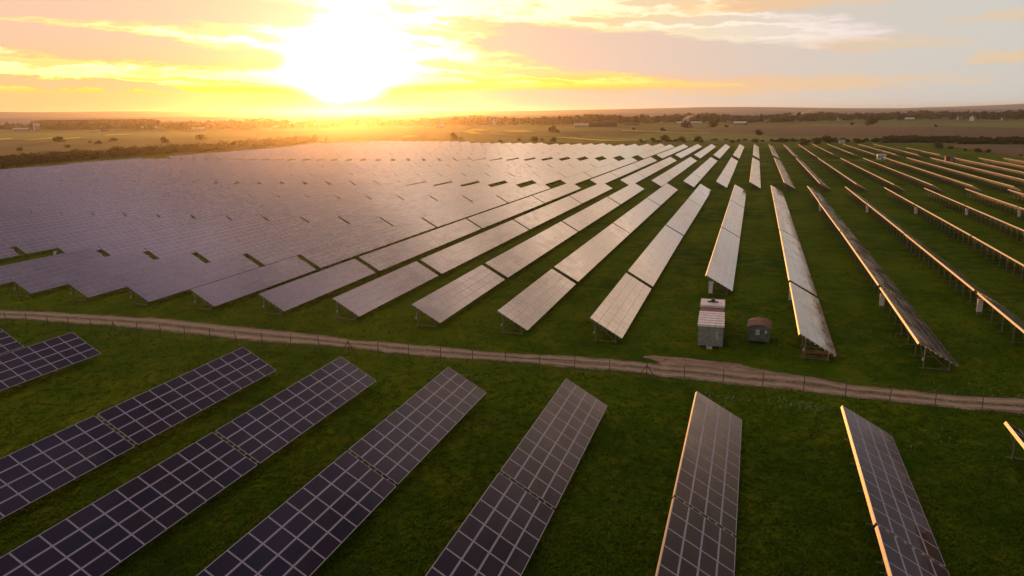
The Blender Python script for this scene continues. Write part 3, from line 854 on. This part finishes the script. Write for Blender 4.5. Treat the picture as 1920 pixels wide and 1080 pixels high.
# scrub belt along the left edge of the field
pts = []
edge = [(-20,318),(60,303),(130,297),(200,292),(288,286),(360,281),(430,277),(520,270),(605,262)]
for i in range(520):
    px = random.uniform(-20, 620); py = float(np.interp(px, [e[0] for e in edge], [e[1] for e in edge]))
    x, y = G(px, py-1, 2.7); t_ = random.uniform(4, 34)
    x -= t_; y += random.uniform(-4, 4)
    pts.append((x, y, random.uniform(2.2, 4.6), random.uniform(3.4, 7.) + (1.2 if random.random() < .15 else 0)))
thicket('scrub', pts, 'dense dark scrub belt along the left edge of the solar field', 'scrub', .75, n_leaf=90)
# long wood on the left behind the village
pts = []
for i in range(420):
    px = random.uniform(66, 285); x, y = G(px, random.uniform(236.5, 238.5))
    pts.append((x, y, random.uniform(12, 17), random.uniform(17, 19.5)))
thicket('wood', pts, 'long flat-topped wood beyond the village at the left', 'wood', 4.5, n_leaf=60)
# low growth and far woods behind the village houses
pts = []
for i in range(900):
    px = random.uniform(-10, 1930); x, y = G(px, base_y(px) - random.uniform(2, 8))
    pts.append((x, y, random.uniform(7, 14), random.uniform(8, 14)))
thicket('undergrowth', pts, 'low tree growth filling the ground between the village houses', 'woodland', 3.0, n_leaf=60)
pts = []
for i in range(520):
    px = random.uniform(290, 1930); x, y = G(px, base_y(px) - random.uniform(5, 9.5))
    pts.append((x, y, random.uniform(6, 12), random.uniform(13, 19)*(.8+.25*math.sin(px*.03))))
thicket('tree_belt', pts, 'continuous dark tree belt behind the village roofs', 'woodland', 3.0, n_leaf=80)
# scrub on the right beyond the rows
pts = []
for i in range(380):
    px = random.uniform(1655, 1930); py = random.uniform(259, 268) + (2 if px > 1800 else 0)
    x, y = G(px, py); pts.append((x, y, random.uniform(1.8, 4), random.uniform(1.2, 3.0)))
for i in range(120):
    px = random.triangular(1400, 1670, 1660) if random.random() < .6 else random.uniform(1180, 1660); py = random.uniform(262.5, 267.5)
    x, y = G(px, py); pts.append((x, y, random.uniform(1.2, 3.), random.uniform(.8, 2.4)))
thicket('scrub', pts, 'loose green scrub beyond the back of the rows on the right', 'scrub', .9, n_leaf=70)
# single bushes in the meadows, read off the picture
BL = [(38,283,1.6,'lone dark bush on the tan meadow at far left'),(108,266,1.7,'dark bush at the right end of a yellow strip, far left'),(128,277,1.7,'small upright bush below the yellow strips on the left'),
      (185,270,2.6,'large dark bush in the left meadow'),(215,265,1.3,'small bush right of the large bush in the left meadow'),(308,268,1.9,'dark bush on the meadow just above the scrub belt'),
      (375,262,1.7,'last separate bush on the meadow before the sun glow'),(170,268,1.2,'small bush left of the large bush in the left meadow'),
      (850,262,2.2,'bush at the back edge of the field in the sun glow'),(865,262,1.8,'second bush at the back edge in the sun glow'),(975,266,2.2,'round bush left of the pair behind the field centre'),
      (1003,266,2.8,'tall bush of the pair behind the field centre'),(1018,266,2.2,'right bush of the pair behind the field centre'),(1038,266,1.7,'small bush right of the pair behind the field centre'),
      (938,266,1.4,'low bush on the back edge below the yellow strips'),(1034,248,1.8,'bush between two green strips of farmland'),(1046,248,1.8,'bush right beside another between green strips'),
      (1245,264,1.8,'bush behind the rows below the bright green meadow'),(1278,264,1.9,'dark bush behind the rows, centre right'),(1308,264,1.5,'bush behind the rows right of the centre right bush'),
      (1285,240,2.0,'bush beyond the green meadow below the long white hall'),(1189,243,1.6,'lone bush on the pale strip boundary'),(1242,246,1.4,'low bush on the field boundary right of the pale strip'),
      (1337,239,1.8,'bush on the brown field boundary, left'),(1363,239,1.8,'bush on the brown field boundary, right'),(1424,254,1.6,'small bush on the brown field edge'),
      (1758,278,1.8,'dark round bush beyond the gold-edged rows, left of three'),(1782,280,2.2,'largest dark bush beyond the gold-edged rows'),(1850,286,2.4,'dark bush right of the largest beyond the gold-edged rows'),
      (1835,286,1.4,'small bush beside a larger one on the right'),(1809,283,1.3,'low bush between two dark bushes on the right'),(1912,293,1.2,'low bush at the right edge beyond the rows'),
      (1596,235,1.8,'bush on the far boundary of the brown field, left'),(1632,235,2.6,'wide bush on the far boundary of the brown field, middle'),(1755,238,1.2,'small bush on the far side of the brown field'),
      (1506,272,1.6,'bush at the back corner of the rows, left'),(1553,268,2.4,'bush behind the small white kiosk'),(1530,270,1.8,'bush left of the small white kiosk'),(1610,270,2.2,'bush right of the small white kiosk')]
for px, py, s, lab in BL:
    x, y = G(px, py); d = math.hypot(x, y)
    bush(x, y, s*max(.6, d/520)*.74, lab, None)

# ------------------------------------------------------------------ farmland strips (sheets on the far ground)
def flat(name, c): return varied(name, c, tuple(a*.8 for a in c), .03, .95, 0, 4, 0, .1, 'geo')
M['yellow'] = flat('rape_yellow', (.55,.46,.05)); M['green'] = flat('bright_green', (.11,.16,.025)); M['brown'] = flat('ploughed_brown', (.105,.070,.040))
M['tan'] = flat('dry_grass', (.125,.100,.028)); M['dgreen'] = flat('dull_green', (.052,.085,.016)); M['pale'] = flat('pale_track', (.34,.29,.12))
zoff = [0.0]
def strip(name, mat, corners):
    """corners: four picture points of a patch of farmland; laid on the ground"""
    zoff[0] += .006
    q = [G(*c) for c in corners]; n = 14; mb = MB(); v = []; n = 26
    for j in range(n+1):
        for i in range(n+1):
            s, t = i/n, j/n
            x = (q[0][0]*(1-s)+q[1][0]*s)*(1-t) + (q[3][0]*(1-s)+q[2][0]*s)*t
            y = (q[0][1]*(1-s)+q[1][1]*s)*(1-t) + (q[3][1]*(1-s)+q[2][1]*s)*t
            v.append((x, y, H(x, y)+.12+zoff[0]*2))
    mb.v = v; mb.f = [(j*(n+1)+i, j*(n+1)+i+1, (j+1)*(n+1)+i+1, (j+1)*(n+1)+i) for j in range(n) for i in range(n)]; mb.mi = [0]*len(mb.f)
    o = add(name, mb.mesh(name, M[mat])); o['kind'] = 'structure'
strip('brown_field', 'brown', [(1290,249),(1925,262),(1925,239),(1440,236)])
strip('brown_field', 'brown', [(1775,273),(1925,298),(1925,272),(1770,271)])
strip('green_field', 'green', [(1120,262),(1500,266),(1420,250.5),(1240,247.5)])
strip('green_field', 'green', [(1790,237.5),(1925,240),(1925,229),(1760,232)])
strip('green_field', 'dgreen', [(1060,250),(1300,247),(1280,238),(1050,240)])
strip('tan_field', 'tan', [(-5,300),(420,272),(400,260),(-5,266)])
strip('green_field', 'green', [(-5,264),(480,256),(480,247),(-5,250)])
strip('green_field', 'dgreen', [(480,262),(800,262),(800,244),(480,247)])
strip('yellow_strip', 'yellow', [(-5,262.5),(24,260.5),(22,259),(-5,260)])
strip('yellow_strip', 'yellow', [(45,264),(102,259.5),(100,257.8),(60,261.5)])
strip('yellow_strip', 'yellow', [(112,262.5),(152,258.5),(150,257.3),(112,260)])
strip('pale_strip', 'pale', [(200,254.5),(260,251.5),(225,251),(195,253)])
strip('yellow_strip', 'yellow', [(752,258),(785,256.5),(778,253.5),(758,254)])
strip('yellow_strip', 'yellow', [(885,251.5),(905,251),(885,246),(866,246.5)])
strip('yellow_strip', 'yellow', [(870,246),(920,245),(895,241.5),(886,241.5)])
strip('yellow_strip', 'yellow', [(960,248.5),(1002,248),(985,244.5),(942,244.5)])
strip('yellow_strip', 'pale', [(918,251),(962,255),(962,253.5),(918,250)])
strip('yellow_strip', 'yellow', [(1040,258),(1130,265),(1205,265),(1050,257)])
strip('yellow_strip', 'pale', [(1085,257.5),(1210,264.5),(1210,262),(1095,256)])
strip('pale_strip', 'pale', [(1165,245.5),(1330,251),(1330,249.8),(1168,244)])
strip('yellow_strip', 'green', [(1795,234.5),(1890,236),(1885,233.5),(1795,232.5)])

M['cut'] = flat('mown_grass', (.095,.125,.022))
strip('grass_track', 'cut', [(1375,302.2),(1660,304.6),(1660,302.8),(1375,300.6)])

# ------------------------------------------------------------------ hills
def hills(name, dist, prof, mat):
    """ridge at a given distance whose crest follows the skyline; real relief with a long front slope"""
    pxs = np.arange(-900, 2900, 12); mb = MB(); v = []
    nr = 7
    for px in pxs:
        top = float(np.interp(px, [p[0] for p in prof], [p[1] for p in prof])) + math.sin(px*.021)*.35 + math.sin(px*.0073+1)*.5
        d = ray(float(px), top); hd = math.hypot(d.x, d.y); zz = CAM_Z + d.z/hd*dist
        for j in range(nr+1):
            t = j/nr; rr = dist*(.80+.2*t) if j < nr else dist*1.25
            z = -1 + (zz+1)*(3*t*t-2*t*t*t) if j < nr else -6
            if j == nr-1: rr = dist; z = zz
            v.append((d.x/hd*rr, d.y/hd*rr, z))
    m_ = nr+1
    mb.v = v; mb.f = [(i*m_+j, (i+1)*m_+j, (i+1)*m_+j+1, i*m_+j+1) for i in range(len(pxs)-1) for j in range(nr)]; mb.mi = [0]*len(mb.f)
    me = mb.mesh(name, mat); me.polygons.foreach_set('use_smooth', [True]*len(me.polygons))
    o = add(name, me); o['kind'] = 'structure'
M['hill'] = varied('haze_grey_hill', (.14,.15,.145), (.19,.19,.175), .004, 1., 0, 5, 0, .1, 'geo')  # pale grey base carries part of the distance haze in the colour
hills('hills', 6200, [(-900,212),(0,209.5),(300,209),(560,208.5),(900,207),(1040,206.5),(1130,205.5),(1230,203),(1320,201),(1430,201.5),(1600,202.5),(1750,203),(1920,204),(2900,205)], M['hill'])
hills('hills', 9000, [(-900,230),(1100,230),(1600,207),(1700,202.5),(1800,199),(1920,194),(2200,188),(2900,180)], M['hill'])
hills('hills', 3300, [(-900,222),(0,221),(400,219),(700,216),(900,215.5),(1100,214),(1300,211),(1500,208.5),(1700,206.5),(1920,204),(2900,200)], M['hill'])

# ------------------------------------------------------------------ meadow growth near the viewer
def tufts():
    n = 34000
    P_ = []
    px = rng.uniform(-60, 1980, n); py = 400 + 720*rng.uniform(0, 1, n)**.62
    V = []
    for a, b in zip(px, py):
        x, y = G(float(a), float(b)); V.append((x, y))
    V = np.array(V); y = V[:,1]; x = V[:,0]
    keep = ~((y > np.interp(x, [c[0] for c in ctl], [c[1] for c in ctl])-.2) & (y < np.interp(x, [c[0] for c in ctl], [c[2] for c in ctl])+.2))
    keep &= ~((np.abs(x+1.5) < 13) & (y > 68) & (y < 73.5) & (rng.uniform(size=len(x)) < .8))
    x, y = x[keep], y[keep]; n = len(x); z = hgt(x, y)
    quads = []
    for s in range(5):
        th_ = rng.uniform(0, 6.283, n); w = rng.uniform(.04, .10, n); h = rng.uniform(.06, .20, n)
        cx = x + rng.normal(0, .12, n); cy2 = y + rng.normal(0, .12, n)
        dx, dy = np.cos(th_)*w, np.sin(th_)*w; lx, ly = rng.normal(0, .12, n), rng.normal(0, .12, n)
        quads.append(np.stack([np.stack([cx-dx, cy2-dy, z-.02], -1), np.stack([cx+dx, cy2+dy, z-.02], -1), np.stack([cx+lx, cy2+ly, z+h], -1)], 1))
    Q = np.concatenate(quads); nf = len(Q)
    me = bpy.data.meshes.new('grass_tufts'); me.from_pydata(Q.reshape(-1,3).tolist(), [], np.arange(nf*3).reshape(-1,3).tolist())
    me.materials.append(M['tuft']); me.update()
    tag(add('grass_tufts', me), 'tufts of green grass growing over the meadow around the tables', 'grass', None, 'stuff')
M['tuft'] = mat_leaf('tuft_grass', (.034,.085,.002), (.095,.158,.005), .25)
tufts()
def weeds(cx, cy_, rx, ry, n):
    V = []
    for _ in range(n):
        x = cx+random.gauss(0, rx); y = cy_+random.gauss(0, ry); z = H(x, y)+random.uniform(.15, .4); s = random.uniform(.03, .08)
        V.append([(x-s,y,z),(x+s,y,z+s*.3),(x,y+s,z+s)])
        V.append([(x-.01,y,z-.4),(x+.01,y,z-.4),(x,y,z)])
    return V
V = []
for c in ((-.6,61.0,1.0,.5,45),(4.8,61.2,1.6,.6,80),(-24,60,3,.8,60),(12,58,4,2,40),(22,70,3,2,60),(17.5,85,2,3,60)): V += weeds(*c)
mb = MB()
for t_ in V: mb.quad(t_)
M['flower'] = pbr('pale_flowers', (.22,.26,.15), .9)[0]
tag(add('weeds', mb.mesh('weeds', M['flower'])), 'pale flowering weeds scattered along the meadow by the track', 'weeds', None, 'stuff')

# ------------------------------------------------------------------ smoke and haze
def vol_mat(name, col, dens, aniso, tex=False):
    m = bpy.data.materials.new(name); m.use_nodes = True; nt = m.node_tree; nt.nodes.clear()
    v = nt.nodes.new('ShaderNodeVolumePrincipled'); v.inputs['Color'].default_value = (*col, 1); v.inputs['Density'].default_value = dens
    v.inputs['Anisotropy'].default_value = aniso
    o_ = nt.nodes.new('ShaderNodeOutputMaterial'); nt.links.new(v.outputs[0], o_.inputs['Volume']); return m
hz = MB(); hz.box(-10500, 10500, -200, 13000, -8, 60)
me = hz.mesh('haze', vol_mat('haze_air', (1.0, .88, .80), 0.62e-4, .88))
o = tag(add('haze', me), None, None, None, 'stuff')

def plume(px, py, parts, dens, label):
    """drifting smoke: lumpy puffs in one closed volume each"""
    import bmesh
    x0, y0 = G(px, py); bm = bmesh.new(); dv = Vector((x0, y0, 0)).normalized(); sd_ = Vector((dv.y, -dv.x, 0))
    cur = None
    (w, h, lean) = parts
    n = 24; rings = 10; base = Vector((x0, y0, H(x0, y0)+.3)); vs = []
    for j in range(rings+1):
        t = j/rings; r = w*(.10+.90*t**.8)*(1 if j < rings else .55)
        c = base + Vector((0, 0, h*t)) + sd_*lean*t**1.3
        vs.append([bm.verts.new(c + sd_*(r*math.cos(a)*(1+.2*math.sin(3*a+j))) + dv*(r*.8*math.sin(a)*(1+.2*math.cos(2*a+j*1.3)))) for a in [2*math.pi*i/n for i in range(n)]])
    for j in range(rings):
        for i in range(n): bm.faces.new((vs[j][i], vs[j][(i+1) % n], vs[j+1][(i+1) % n], vs[j+1][i]))
    bm.faces.new(list(reversed(vs[0]))); bm.faces.new(vs[-1])
    me = bpy.data.meshes.new('smoke'); bm.to_mesh(me); bm.free(); me.materials.append(vol_mat('smoke_air', (.95,.93,.92), dens, .6))
    tag(add('smoke', me), label, 'smoke', None, 'stuff')
plume(503, 243, (9, 12, 45), .03, 'white smoke drifting right over the village trees left of the sun')
plume(1274, 231, (10, 16, 26), .018, 'pale smoke rising behind the long white hall')
plume(1462, 226, (22, 20, 60), .006, 'faint broad smoke over the trees on the right')
